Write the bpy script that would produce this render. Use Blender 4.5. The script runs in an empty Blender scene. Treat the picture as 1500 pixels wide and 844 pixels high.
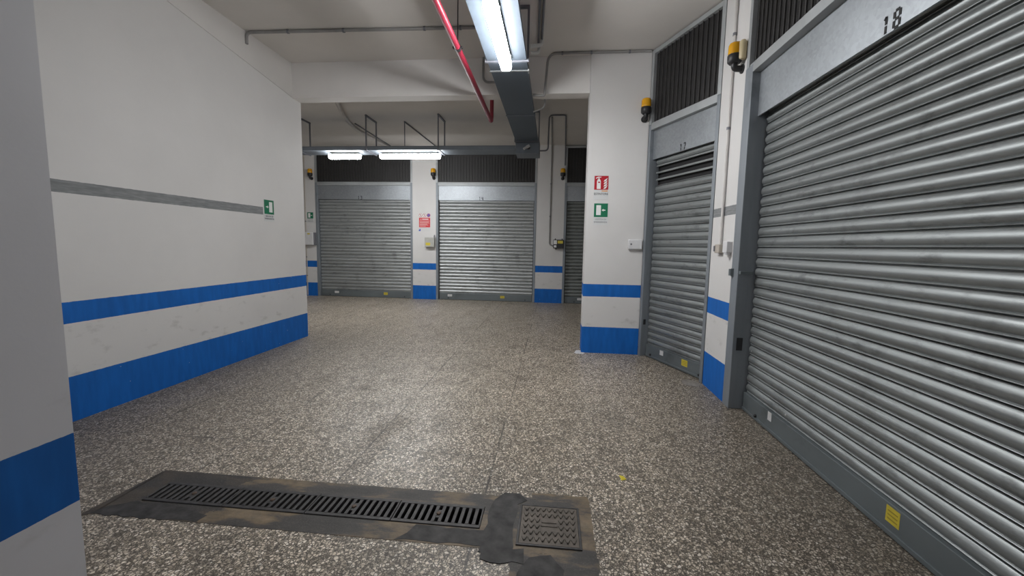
import bpy, math, random
from mathutils import Vector, Matrix
random.seed(7)
PI = math.pi
C = bpy.context.scene.collection
sc = bpy.context.scene

# ------------------------------------------------------------------ materials
def mat(name):
    m = bpy.data.materials.new(name); m.use_nodes = True
    nt = m.node_tree
    return m, nt, nt.nodes['Principled BSDF']

def N(nt, t, **kw):
    n = nt.nodes.new(t)
    for k, v in kw.items():
        if k.startswith('_'): setattr(n, k[1:], v)
        else: n.inputs[k.replace('__', ' ')].default_value = v
    return n

def ramp(nt, fac, stops):
    r = nt.nodes.new('ShaderNodeValToRGB')
    e = r.color_ramp.elements
    while len(e) < len(stops): e.new(.5)
    for el, (p, c) in zip(e, stops):
        el.position = p
        el.color = (c, c, c, 1) if isinstance(c, (int, float)) else tuple(c) + (1,)
    nt.links.new(fac, r.inputs[0])
    return r.outputs[0]

def M_(nt, op, a, b=None, c=None, clamp=False):
    n = nt.nodes.new('ShaderNodeMath'); n.operation = op; n.use_clamp = clamp
    for i, v in enumerate((a, b, c)):
        if v is None: continue
        if isinstance(v, (int, float)): n.inputs[i].default_value = v
        else: nt.links.new(v, n.inputs[i])
    return n.outputs[0]

def mix(nt, fac, a, b, mode='MIX'):
    n = nt.nodes.new('ShaderNodeMix'); n.data_type = 'RGBA'; n.blend_type = mode
    for i, v in ((0, fac), (6, a), (7, b)):
        if isinstance(v, (int, float)): n.inputs[i].default_value = v
        elif isinstance(v, tuple): n.inputs[i].default_value = v + (1,) if len(v) == 3 else v
        else: nt.links.new(v, n.inputs[i])
    return n.outputs[2]

def noise(nt, vec, scale, detail=4, rough=.55):
    n = N(nt, 'ShaderNodeTexNoise', Scale=scale, Detail=detail, Roughness=rough)
    nt.links.new(vec, n.inputs['Vector'])
    return n.outputs[0]

def world_pos(nt):
    g = nt.nodes.new('ShaderNodeNewGeometry')
    s = nt.nodes.new('ShaderNodeSeparateXYZ'); nt.links.new(g.outputs['Position'], s.inputs[0])
    return g.outputs['Position'], s.outputs

def mapped(nt, vec, scale):
    n = nt.nodes.new('ShaderNodeMapping'); n.inputs['Scale'].default_value = scale
    nt.links.new(vec, n.inputs['Vector']); return n.outputs[0]

def bump(nt, h, strength, dist, bsdf):
    b = N(nt, 'ShaderNodeBump', Strength=strength, Distance=dist)
    nt.links.new(h, b.inputs['Height']); nt.links.new(b.outputs[0], bsdf.inputs['Normal'])

def plain(name, col, rough=.5, metal=0., var=.0, vscale=12, spec=.5, bump_s=0):
    m, nt, b = mat(name)
    b.inputs['Base Color'].default_value = tuple(col) + (1,)
    b.inputs['Roughness'].default_value = rough; b.inputs['Metallic'].default_value = metal
    b.inputs['Specular IOR Level'].default_value = spec
    p, _ = world_pos(nt)
    n = noise(nt, p, vscale, 5)
    if var:
        lo = tuple(c * (1 - var) for c in col); hi = tuple(min(1, c * (1 + var)) for c in col)
        nt.links.new(ramp(nt, n, [(.3, lo), (.7, hi)]), b.inputs['Base Color'])
    if bump_s: bump(nt, noise(nt, p, vscale * 6, 3), bump_s, .002, b)
    return m

WHITE = (.66, .65, .64)
BLUE = (.004, .122, .465)
def band_mask(nt, z, bands, wob):
    tot = None
    zz = M_(nt, 'ADD', z, wob)
    for lo, hi in bands:
        a = M_(nt, 'MULTIPLY', M_(nt, 'GREATER_THAN', zz, lo), M_(nt, 'LESS_THAN', zz, hi))
        tot = a if tot is None else M_(nt, 'ADD', tot, a, clamp=True)
    return tot

def wall_mat(name, bands, stripes=(), white=WHITE, scuff=1.0, blue=BLUE):
    """painted plaster with blue bands at heights and optional grey stripes ((axis, lo, hi, z0, z1))"""
    m, nt, b = mat(name)
    p, xyz = world_pos(nt)
    big = noise(nt, p, 1.3, 5)
    fine = noise(nt, p, 40, 3)
    col = mix(nt, ramp(nt, big, [(.3, 0), (.7, 1)]), tuple(c * .95 for c in white), tuple(min(1, c * 1.03) for c in white))
    # scuff marks, low down only
    sc_n = noise(nt, mapped(nt, p, (2.2, 2.2, 4.5)), 2.6, 6, .6)
    zlim = ramp(nt, M_(nt, 'DIVIDE', xyz[2], 1.4), [(0, .2), (.27, 1), (.55, .9), (.62, .12), (1, .05)])
    s = M_(nt, 'MULTIPLY', ramp(nt, sc_n, [(.58, 0), (.82, .55)]), M_(nt, 'MULTIPLY', zlim, scuff))
    col = mix(nt, s, col, (.25, .24, .22))
    wob = M_(nt, 'MULTIPLY', M_(nt, 'SUBTRACT', noise(nt, p, 25, 2), .5), .006)
    if bands:
        bl = mix(nt, ramp(nt, noise(nt, mapped(nt, p, (6, 6, 1)), 3, 5), [(.35, 0), (.7, 1)]), tuple(c * .88 for c in blue), tuple(c * 1.1 for c in blue))
        chip = ramp(nt, noise(nt, p, 28, 2), [(.755, 0), (.77, .8)])
        bl = mix(nt, chip, bl, white)
        col = mix(nt, band_mask(nt, xyz[2], bands, wob), col, bl)
    for ax, lo, hi, z0, z1 in stripes:
        a = xyz[ax]
        k = M_(nt, 'MULTIPLY', M_(nt, 'GREATER_THAN', a, lo), M_(nt, 'LESS_THAN', a, hi))
        k = M_(nt, 'MULTIPLY', k, band_mask(nt, xyz[2], [(z0, z1)], wob))
        gn = noise(nt, mapped(nt, p, (1, 1, 8)), 9, 5)
        col = mix(nt, k, col, ramp(nt, gn, [(.3, (.17, .18, .185)), (.6, (.24, .25, .255)), (.8, (.36, .36, .36))]))
    nt.links.new(col, b.inputs['Base Color'])
    b.inputs['Roughness'].default_value = .62
    b.inputs['Specular IOR Level'].default_value = .35
    bump(nt, M_(nt, 'ADD', fine, M_(nt, 'MULTIPLY', big, 2)), .12, .004, b)
    return m

STD = [(-.1, .363), (.783, .952)]
m_wall = wall_mat('white_wall_blue_bands', STD)
m_left = wall_mat('left_wall_paint', STD, stripes=[(1, 1.0, 5.085, 1.792, 1.888)])
m_pier = wall_mat('pier_wall_paint', STD, stripes=[(1, 4.0, 4.57, 1.775, 1.862)])
m_near = wall_mat('near_wall_dimmed_paint', [(.349, .645)], white=(.53, .53, .55), scuff=.6, blue=(.0045, .095, .34))  # white and blue darkened in colour, as little light reaches this wall
m_plain = wall_mat('plain_white_plaster', None, scuff=.1)
m_beam = wall_mat('beam_plaster', None, white=(.80, .78, .76), scuff=0)
m_fascia = wall_mat('fascia_plaster', None, white=(.70, .68, .66), scuff=0)
m_ceil = wall_mat('ceiling_plaster', None, white=(.74, .71, .675), scuff=0)

def floor_mat():
    m, nt, b = mat('terrazzo_floor')
    p, xyz = world_pos(nt)
    warp = noise(nt, p, 30, 2)
    pv = nt.nodes.new('ShaderNodeVectorMath'); pv.operation = 'MULTIPLY_ADD'
    nt.links.new(p, pv.inputs[0]); pv.inputs[1].default_value = (1, 1, 1)
    cmb = nt.nodes.new('ShaderNodeCombineXYZ')
    w = M_(nt, 'MULTIPLY', M_(nt, 'SUBTRACT', warp, .5), .012)
    nt.links.new(w, cmb.inputs[0]); nt.links.new(w, cmb.inputs[1]); nt.links.new(cmb.outputs[0], pv.inputs[2])
    flat = nt.nodes.new('ShaderNodeVectorMath'); flat.operation = 'MULTIPLY'
    nt.links.new(pv.outputs[0], flat.inputs[0]); flat.inputs[1].default_value = (1, 1, 0)
    def vor(scale, feat):
        v = N(nt, 'ShaderNodeTexVoronoi', Scale=scale, _feature=feat); nt.links.new(flat.outputs[0], v.inputs['Vector']); return v
    ve = vor(68, 'DISTANCE_TO_EDGE'); vc = vor(68, 'F1')
    v2e = vor(185, 'DISTANCE_TO_EDGE'); v2c = vor(185, 'F1')
    hs = nt.nodes.new('ShaderNodeSeparateColor'); nt.links.new(vc.outputs['Color'], hs.inputs[0])
    hs2 = nt.nodes.new('ShaderNodeSeparateColor'); nt.links.new(v2c.outputs['Color'], hs2.inputs[0])
    chip = ramp(nt, hs.outputs[0], [(0, (.26, .215, .16)), (.25, (.54, .46, .36)), (.6, (.76, .665, .54)), (.85, (.85, .77, .65)), (1, (.90, .84, .75))])
    chip2 = ramp(nt, hs2.outputs[1], [(0, (.05, .041, .031)), (.5, (.18, .148, .112)), (.8, (.42, .36, .285)), (1, (.70, .62, .51))])
    is_big = M_(nt, 'MULTIPLY', ramp(nt, ve.outputs['Distance'], [(.10, 0), (.17, 1)]), M_(nt, 'GREATER_THAN', hs.outputs[1], .30))
    col = mix(nt, ramp(nt, v2e.outputs['Distance'], [(.06, 0), (.12, 1)]), (.085, .072, .058), chip2)
    col = mix(nt, is_big, col, chip)
    # joints between the cast slabs
    jt = None
    for ax, off, pitch, wd in ((0, -.355, .918, .006), (1, .25, 2.45, .004)):
        u = M_(nt, 'DIVIDE', M_(nt, 'SUBTRACT', xyz[ax], off), pitch)
        d = M_(nt, 'MULTIPLY', M_(nt, 'ABSOLUTE', M_(nt, 'SUBTRACT', M_(nt, 'FRACT', M_(nt, 'ADD', u, .5)), .5)), pitch)
        k = M_(nt, 'LESS_THAN', d, wd)
        jt = k if jt is None else M_(nt, 'ADD', jt, k, clamp=True)
    jn = M_(nt, 'MULTIPLY', ramp(nt, noise(nt, p, 2.2, 4), [(.38, 0), (.55, .75)]), M_(nt, 'LESS_THAN', xyz[0], 0.0))
    col = mix(nt, M_(nt, 'MULTIPLY', jt, jn), col, (.03, .027, .024))
    # grime
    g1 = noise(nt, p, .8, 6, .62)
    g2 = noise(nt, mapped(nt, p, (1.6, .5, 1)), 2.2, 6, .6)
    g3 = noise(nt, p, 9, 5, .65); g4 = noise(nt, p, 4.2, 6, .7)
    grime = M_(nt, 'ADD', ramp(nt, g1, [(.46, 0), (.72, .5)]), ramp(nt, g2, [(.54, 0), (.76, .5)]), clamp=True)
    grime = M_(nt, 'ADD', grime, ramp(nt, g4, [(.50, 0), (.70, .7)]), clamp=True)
    # darker towards the foot of the walls and shutters, with a ragged edge
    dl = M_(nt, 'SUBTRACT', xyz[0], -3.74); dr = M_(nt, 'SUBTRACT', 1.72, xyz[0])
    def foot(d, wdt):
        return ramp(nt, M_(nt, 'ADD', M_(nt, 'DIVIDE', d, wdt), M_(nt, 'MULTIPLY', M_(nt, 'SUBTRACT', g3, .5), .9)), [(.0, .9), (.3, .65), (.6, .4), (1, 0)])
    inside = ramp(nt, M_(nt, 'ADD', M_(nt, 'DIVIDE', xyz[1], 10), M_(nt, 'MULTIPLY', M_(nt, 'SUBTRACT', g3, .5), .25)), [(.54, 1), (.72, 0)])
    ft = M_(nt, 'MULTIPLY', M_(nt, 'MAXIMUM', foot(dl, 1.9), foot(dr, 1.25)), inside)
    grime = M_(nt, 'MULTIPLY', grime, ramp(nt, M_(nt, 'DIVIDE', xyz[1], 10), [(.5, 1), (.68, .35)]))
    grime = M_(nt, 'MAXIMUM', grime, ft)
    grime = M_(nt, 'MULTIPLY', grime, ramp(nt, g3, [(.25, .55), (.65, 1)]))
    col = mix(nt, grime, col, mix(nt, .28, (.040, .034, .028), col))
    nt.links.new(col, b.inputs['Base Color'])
    rg = ramp(nt, g2, [(.3, .32), (.7, .48)])
    nt.links.new(M_(nt, 'ADD', rg, M_(nt, 'MULTIPLY', grime, .15)), b.inputs['Roughness'])
    b.inputs['Specular IOR Level'].default_value = .45
    bump(nt, ve.outputs['Distance'], .10, .003, b)
    return m
m_floor = floor_mat()

def galv(name, col, rough=.4, metal=.55, streak=(1, 1, 14), dirt=.5, spangle=0):
    m, nt, b = mat(name)
    tc = nt.nodes.new('ShaderNodeTexCoord'); v = tc.outputs['Object']
    n1 = noise(nt, mapped(nt, v, streak), 1.1, 6, .6)
    n2 = noise(nt, v, 3.1, 6, .65)
    c = mix(nt, ramp(nt, n1, [(.3, 0), (.7, 1)]), tuple(x * .82 for x in col), tuple(x * 1.1 for x in col))
    c = mix(nt, ramp(nt, n2, [(.56, 0), (.76, dirt)]), c, tuple(x * .3 for x in col))
    if 'slat' in name:
        n3 = noise(nt, mapped(nt, v, (1, 1, 2.5)), 5.5, 6, .7)
        c = mix(nt, ramp(nt, n3, [(.55, 0), (.72, .55)]), c, tuple(x * .25 for x in col))
        vo = N(nt, 'ShaderNodeTexVoronoi', Scale=5.0); nt.links.new(v, vo.inputs['Vector'])
        sp = nt.nodes.new('ShaderNodeSeparateColor'); nt.links.new(vo.outputs['Color'], sp.inputs[0])
        c = mix(nt, M_(nt, 'MULTIPLY', M_(nt, 'LESS_THAN', vo.outputs['Distance'], .045), M_(nt, 'GREATER_THAN', sp.outputs[0], .8)), c, (.6, .6, .58))
    if spangle:
        vo = N(nt, 'ShaderNodeTexVoronoi', Scale=45); nt.links.new(v, vo.inputs['Vector'])
        s = nt.nodes.new('ShaderNodeSeparateColor'); nt.links.new(vo.outputs['Color'], s.inputs[0])
        c = mix(nt, spangle, c, ramp(nt, s.outputs[0], [(0, tuple(x * .8 for x in col)), (1, tuple(min(1, x * 1.2) for x in col))]))
    nt.links.new(c, b.inputs['Base Color'])
    nt.links.new(ramp(nt, n1, [(.3, rough - .06), (.7, rough + .1)]), b.inputs['Roughness'])
    b.inputs['Metallic'].default_value = metal
    return m
m_slat = galv('galvanised_slats', (.43, .45, .455), .40, .6, (.4, 1, 18), .6)
m_slat_front = galv('galvanised_slats_worn', (.30, .32, .322), .42, .6, (.4, 1, 18), .55)
m_slat_dull = galv('galvanised_slats_dull', (.26, .28, .275), .5, .5, (.4, 1, 18), .5)
m_head = galv('galvanised_sheet', (.36, .385, .41), .45, .7, (1, 1, 1), .12, .35)
m_post = galv('grey_steel_post', (.25, .275, .30), .5, .35, (8, 8, 1), .5)
m_frame = galv('grey_steel_frame', (.40, .42, .43), .48, .3, (2, 2, 2), .3)
m_rail = galv('grey_bottom_rail', (.17, .195, .205), .5, .4, (1, 1, 3), .5)
m_tray = galv('zinc_tray_sheet', (.095, .12, .15), .6, .15, (3, .4, 1), .2)
m_tray_x = galv('zinc_tray_brightened', (.20, .23, .265), .6, .15, (.4, 3, 1), .2)  # lighter copy of the tray zinc, far-end brightness put into its colour
m_tray_d = galv('zinc_edge', (.17, .19, .22), .45, .5, (1, 1, 1), .3)
m_bar = plain('grille_bars', (.075, .073, .072), .55, .3, .2, 20)
m_dark = plain('black_gap', (.012, .012, .013), .8)
m_black = plain('black_plastic', (.018, .018, .02), .45, 0, .2)
m_ink = plain('black_stencil_paint', (.015, .015, .016), .7)
m_red = plain('red_pipe_paint', (.25, .016, .036), .38, 0, .15, 6)
m_cond = plain('grey_conduit', (.30, .295, .29), .5, 0, .15, 6)
m_cond_l = plain('light_grey_conduit', (.62, .60, .58), .5, 0, .1, 6)
m_cond_b = plain('steel_conduit_dark', (.17, .175, .20), .5, .1, .15, 6)
m_whitecab = plain('white_corrugated_sleeve', (.75, .75, .74), .5)
m_box = plain('white_plastic_box', (.66, .66, .67), .4, 0, .05)
m_boxg = plain('grey_plastic_box', (.42, .42, .39), .45, 0, .08)
m_beige = plain('beige_plastic', (.45, .41, .36), .5, 0, .08)
m_cast = plain('cast_iron', (.045, .043, .043), .5, .3, .4, 25, .5, .3)
m_cover = plain('cast_iron_cover', (.105, .088, .072), .55, .25, .35, 18, .5, .3)
m_sgreen = plain('sign_green', (.005, .16, .075), .35)
m_sred = plain('sign_red', (.42, .008, .02), .35)
m_sred2 = plain('sign_light_red', (.62, .05, .06), .35)
m_swhite = plain('sign_white', (.78, .78, .77), .4)
m_spaper = plain('sign_paper', (.62, .63, .63), .4)
m_sblue = plain('sign_blue', (.06, .10, .45), .4)
m_sgrey = plain('sign_print_grey', (.16, .16, .18), .5)
m_ylw = plain('yellow_sticker', (.62, .50, .05), .45, 0, .1, 40)
m_wst = plain('white_sticker', (.62, .62, .62), .45, 0, .1, 40)
m_scrap = plain('yellow_scrap', (.75, .62, .02), .5)
m_orange = plain('orange_print', (.7, .28, .05), .5)

def mesh_mat():
    m, nt, b = mat('expanded_metal_mesh')
    tc = nt.nodes.new('ShaderNodeTexCoord'); s = nt.nodes.new('ShaderNodeSeparateXYZ'); nt.links.new(tc.outputs['Object'], s.inputs[0])
    def tri(a, f): return M_(nt, 'ABSOLUTE', M_(nt, 'SUBTRACT', M_(nt, 'FRACT', M_(nt, 'MULTIPLY', a, f)), .5))
    a = tri(M_(nt, 'ADD', s.outputs[0], M_(nt, 'MULTIPLY', s.outputs[2], 1.6)), 55)
    c = tri(M_(nt, 'SUBTRACT', s.outputs[0], M_(nt, 'MULTIPLY', s.outputs[2], 1.6)), 55)
    k = ramp(nt, M_(nt, 'MINIMUM', a, c), [(.05, 1), (.13, 0)])
    nt.links.new(mix(nt, k, (.005, .005, .006), (.06, .057, .055)), b.inputs['Base Color'])  # holes coloured near-black in place of the unlit space behind
    b.inputs['Roughness'].default_value = .6
    return m
m_mesh = mesh_mat()

def amber_mat():
    m, nt, b = mat('amber_lens')
    b.inputs['Base Color'].default_value = (.72, .36, .012, 1); b.inputs['Roughness'].default_value = .25
    b.inputs['Subsurface Weight'].default_value = .25; b.inputs['Subsurface Radius'].default_value = (.05, .03, .01)
    return m
m_amber = amber_mat()

def lamp_mat(s, nm='lit_diffuser'):
    m, nt, b = mat(nm)
    b.inputs['Base Color'].default_value = (.9, .9, .9, 1)
    b.inputs['Emission Color'].default_value = (.97, .975, .98, 1); b.inputs['Emission Strength'].default_value = s
    return m
m_lamp = lamp_mat(162); m_lamp_side = lamp_mat(46, 'lit_diffuser_flank')
m_lamp_far = lamp_mat(118, 'lit_diffuser_far'); m_lamp_far_side = lamp_mat(40, 'lit_diffuser_far_flank')

def concrete_mat():
    m, nt, b = mat('stained_concrete')
    p, xyz = world_pos(nt)
    n1 = noise(nt, mapped(nt, p, (1.2, 3.5, 1)), 1.9, 6, .6); n2 = noise(nt, p, 14, 5, .6); n3 = noise(nt, p, 120, 3)
    c = ramp(nt, n1, [(.34, (.03, .027, .025)), (.47, (.055, .05, .045)), (.54, (.17, .122, .07)), (.66, (.25, .19, .12)), (.8, (.15, .135, .12))])
    lf = ramp(nt, M_(nt, 'ADD', M_(nt, 'MULTIPLY', xyz[0], -1), M_(nt, 'MULTIPLY', n2, .35)), [(0, 0), (1, 0)])
    dark = M_(nt, 'LESS_THAN', M_(nt, 'ADD', xyz[0], M_(nt, 'MULTIPLY', n2, .5)), -1.55)
    c = mix(nt, M_(nt, 'MULTIPLY', dark, .8), c, (.022, .020, .019))
    c = mix(nt, ramp(nt, n2, [(.4, 0), (.7, .6)]), c, (.04, .037, .034))
    c = mix(nt, ramp(nt, n3, [(.5, 0), (.8, .3)]), c, (.2, .18, .16))
    nt.links.new(c, b.inputs['Base Color']); b.inputs['Roughness'].default_value = .6
    bump(nt, n3, .3, .003, b)
    return m
m_conc = concrete_mat()
m_mortar = plain('dark_mortar', (.038, .036, .035), .65, 0, .7, 14, .4, .5)
m_mortar_l = plain('pale_mortar', (.22, .20, .175), .7, 0, .3, 25, .4, .5)
m_splash = plain('white_paint_splash', (.6, .6, .6), .6, 0, .2, 40)

# ------------------------------------------------------------------ mesh builder
class MB:
    def __init__(s): s.v = []; s.f = []; s.sm = []
    def add(s, vs, fs, smooth=False):
        o = len(s.v); s.v += [tuple(v) for v in vs]; s.f += [tuple(i + o for i in f) for f in fs]; s.sm += [smooth] * len(fs); return s
    def box(s, x0, x1, y0, y1, z0, z1):
        vs = [(x, y, z) for x in (x0, x1) for y in (y0, y1) for z in (z0, z1)]
        return s.add(vs, [(0, 1, 3, 2), (4, 6, 7, 5), (0, 4, 5, 1), (2, 3, 7, 6), (0, 2, 6, 4), (1, 5, 7, 3)])
    def bar(s, a, b, w, h, up=(0, 0, 1)):
        a = Vector(a); b = Vector(b); d = (b - a).normalized(); u = Vector(up)
        if abs(d.dot(u)) > .95: u = Vector((1, 0, 0))
        r = d.cross(u).normalized() * (w / 2); t = r.cross(d).normalized() * (h / 2)
        vs = [q + sx * r + sy * t for q in (a, b) for sx, sy in ((-1, -1), (1, -1), (1, 1), (-1, 1))]
        return s.add(vs, [(3, 2, 1, 0), (4, 5, 6, 7), (0, 1, 5, 4), (1, 2, 6, 5), (2, 3, 7, 6), (3, 0, 4, 7)])
    def tube(s, path, r, n=12, cap=True):
        P = [Vector(p) for p in path]; rings = []
        d0 = (P[1] - P[0]).normalized()
        u = Vector((0, 0, 1)) if abs(d0.z) < .9 else Vector((1, 0, 0))
        u = (u - d0 * u.dot(d0)).normalized()
        for i, p in enumerate(P):
            a = (P[i] - P[i - 1]).normalized() if i else d0
            b = (P[i + 1] - P[i]).normalized() if i < len(P) - 1 else a
            d = (a + b).normalized() if (a + b).length > 1e-6 else a
            u = (u - d * u.dot(d)).normalized(); w = d.cross(u)
            rr = r[i] if isinstance(r, (list, tuple)) else r
            k = 1 / max(.5, math.sqrt(max(.05, (1 + a.dot(b)) / 2)))
            rings.append([p + (u * math.cos(t) + w * math.sin(t)) * rr for t in (2 * PI * j / n for j in range(n))])
        vs = [q for R in rings for q in R]; fs = []
        for i in range(len(P) - 1):
            for j in range(n):
                fs.append((i * n + j, i * n + (j + 1) % n, (i + 1) * n + (j + 1) % n, (i + 1) * n + j))
        s.add(vs, fs, True)
        if cap:
            s.add(rings[0], [tuple(reversed(range(n)))]); s.add(rings[-1], [tuple(range(n))])
        return s
    def prism(s, poly, axis, a, b):
        """poly of 2-D points extruded between a and b along axis ('x','y','z')"""
        def P(p, t): return {'x': (t, p[0], p[1]), 'y': (p[0], t, p[1]), 'z': (p[0], p[1], t)}[axis]
        n = len(poly); vs = [P(p, a) for p in poly] + [P(p, b) for p in poly]
        fs = [(i, (i + 1) % n, (i + 1) % n + n, i + n) for i in range(n)] + [tuple(reversed(range(n))), tuple(range(n, 2 * n))]
        return s.add(vs, fs)
    def lathe(s, prof, c, n=20, axis='z', smooth=True):
        vs = []
        for r, h in prof:
            for j in range(n):
                t = 2 * PI * j / n; a, b = r * math.cos(t), r * math.sin(t)
                vs.append({'z': (c[0] + a, c[1] + b, c[2] + h), 'y': (c[0] + a, c[1] + h, c[2] + b), 'x': (c[0] + h, c[1] + a, c[2] + b)}[axis])
        fs = [(i * n + j, i * n + (j + 1) % n, (i + 1) * n + (j + 1) % n, (i + 1) * n + j) for i in range(len(prof) - 1) for j in range(n)]
        s.add(vs, fs, smooth)
        s.add(vs[:n], [tuple(range(n))]); s.add(vs[-n:], [tuple(range(n))])
        return s
    def build(s, name, m, parent=None, bevel=0, seg=2, kind=None):
        me = bpy.data.meshes.new(name); me.from_pydata(s.v, [], s.f); me.update()
        import bmesh
        bm = bmesh.new(); bm.from_mesh(me)
        bmesh.ops.recalc_face_normals(bm, faces=bm.faces)
        bm.to_mesh(me); bm.free()
        for p, k in zip(me.polygons, s.sm): p.use_smooth = k
        me.materials.append(m)
        o = bpy.data.objects.new(name, me); C.objects.link(o)
        if parent: o.parent = parent
        if bevel:
            b = o.modifiers.new('bevel', 'BEVEL'); b.width = bevel; b.segments = seg; b.limit_method = 'ANGLE'; b.angle_limit = .6
        if kind: o['kind'] = kind
        return o

def tag(o, label, cat, group=None):
    o['label'] = label; o['category'] = cat
    if group: o['group'] = group
    return o
def thing(name, label, cat, loc=(0, 0, 0), rz=0, group=None):
    o = bpy.data.objects.new(name, None); C.objects.link(o); o.empty_display_size = .1
    o.location = loc; o.rotation_euler = (0, 0, rz)
    return tag(o, label, cat, group)
def copy_tree(o, parent=None):
    c = o.copy(); C.objects.link(c)
    if parent: c.parent = parent
    for ch in list(o.children): copy_tree(ch, c)
    return c
def arc(c, r, a0, a1, u, v, n=6):
    c = Vector(c); u = Vector(u); v = Vector(v)
    return [c + (u * math.cos(a) + v * math.sin(a)) * r for a in (a0 + (a1 - a0) * i / n for i in range(n + 1))]
def rounded(path, r, n=6):
    """polyline with its inner corners rounded"""
    P = [Vector(p) for p in path]; out = [P[0]]
    for i in range(1, len(P) - 1):
        a = (P[i - 1] - P[i]); b = (P[i + 1] - P[i]); k = min(r, a.length * .49, b.length * .49)
        p0 = P[i] + a.normalized() * k; p2 = P[i] + b.normalized() * k
        for j in range(n + 1):
            t = j / n; out.append(p0 * (1 - t) ** 2 + P[i] * 2 * t * (1 - t) + p2 * t * t)
    out.append(P[-1]); return out
def text_mesh(name, body, size, m, parent, loc, width=None, depth=.0008):
    cu = bpy.data.curves.new(name, 'FONT'); cu.body = body; cu.size = size; cu.align_x = 'CENTER'; cu.align_y = 'CENTER'; cu.extrude = depth
    t = bpy.data.objects.new(name, cu); C.objects.link(t)
    dg = bpy.context.evaluated_depsgraph_get(); me = bpy.data.meshes.new_from_object(t.evaluated_get(dg))
    bpy.data.objects.remove(t)
    sx = 1
    if width:
        xs = [v.co.x for v in me.vertices]; sx = width / max(1e-4, max(xs) - min(xs))
    for v in me.vertices: v.co = (v.co.x * sx + loc[0], loc[1] - v.co.z, v.co.y + loc[2])
    me.materials.clear(); me.materials.append(m)
    o = bpy.data.objects.new(name, me); C.objects.link(o); o.parent = parent
    return o

# ------------------------------------------------------------------ setting
HC = 3.95
X0, X1, Y0, Y1 = -8.2, 4.2, -6.0, 10.62
XL, XN = -3.74, -1.96
DR = (-2.245, -.335, 1.965, 2.148)        # drain opening
fl = MB()
for a, b, c, d in ((X0, X1, Y0, DR[2]), (X0, X1, DR[3], 11.4), (X0, DR[0], DR[2], DR[3]), (DR[1], X1, DR[2], DR[3])):
    fl.box(a, b, c, d, -.06, 0)
floor = fl.build('floor', m_floor, kind='structure')
MB().box(X0, X1, Y0, 11.4, HC, HC + .1).build('ceiling', m_ceil, kind='structure')
# long wall with its end at the beam; the lower wall is painted, the fascia above it, in a plaster tone of its own, runs out over the near end
wl = MB().box(XL - .2, XL, 1.466, 5.98, 0, HC)
wl.build('wall_left', m_left, kind='structure')
fz = lambda y: 3.483 + (5.78 - y) * .1247
MB().prism([(1.466, fz(1.466) if fz(1.466) < HC else HC - .005), (2.05, HC - .005), (5.78, HC - .001), (5.78, 3.483), (2.06, 3.947)], 'x', XL - .05, XL + .006)
fa = MB().prism([(2.04, HC - .001), (5.78, 3.483), (5.78, HC - .001)], 'x', XL - .02, XL + .006)
fa.build('wall_left_fascia', m_fascia, kind='structure')
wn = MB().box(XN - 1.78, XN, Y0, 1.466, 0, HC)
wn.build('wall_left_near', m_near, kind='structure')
MB().box(XL, .424, 5.78, 5.98, 3.475, HC).build('beam', m_beam, kind='structure')
pr = MB().box(.424, 1.185, 5.68, 5.95, 0, HC)
pr.build('wall_pillar', m_wall, kind='structure')
MB().prism([(1.65, 3.99), (1.65, 4.55), (2.0, 4.70), (2.0, 3.99)], 'z', 0, HC).build('wall_right_pier', m_pier, kind='structure')
MB().box(1.65, 2.0, Y0, 1.25, 0, HC).build('wall_right', m_wall, kind='structure')
MB().box(XN, 1.65, Y0 - .2, Y0, 0, HC).build('wall_behind', m_wall, kind='structure')
BACK = [(-8.2, -6.32), (-3.665, -3.04), (-.445, .25), (2.88, 4.2)]
for a, b in BACK:
    MB().box(a, b, Y1, Y1 + .35, 0, HC).build('wall_back', m_wall, kind='structure')
MB().box(X0, X1, 11.4, 11.5, 0, HC).build('wall_garage_back', m_plain, kind='structure')
MB().box(X0 - .1, X0, 5.98, 11.4, 0, HC).build('wall_side_left', m_plain, kind='structure')
MB().box(X0, XL - .2, 5.88, 5.98, 0, HC).build('wall_rear_left', m_plain, kind='structure')
MB().box(X1, X1 + .1, Y0, 11.4, 0, HC).build('wall_side_right', m_plain, kind='structure')
MB().box(1.185, X1, 6.2, 6.3, 0, HC).build('wall_rear_right', m_plain, kind='structure')

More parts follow.
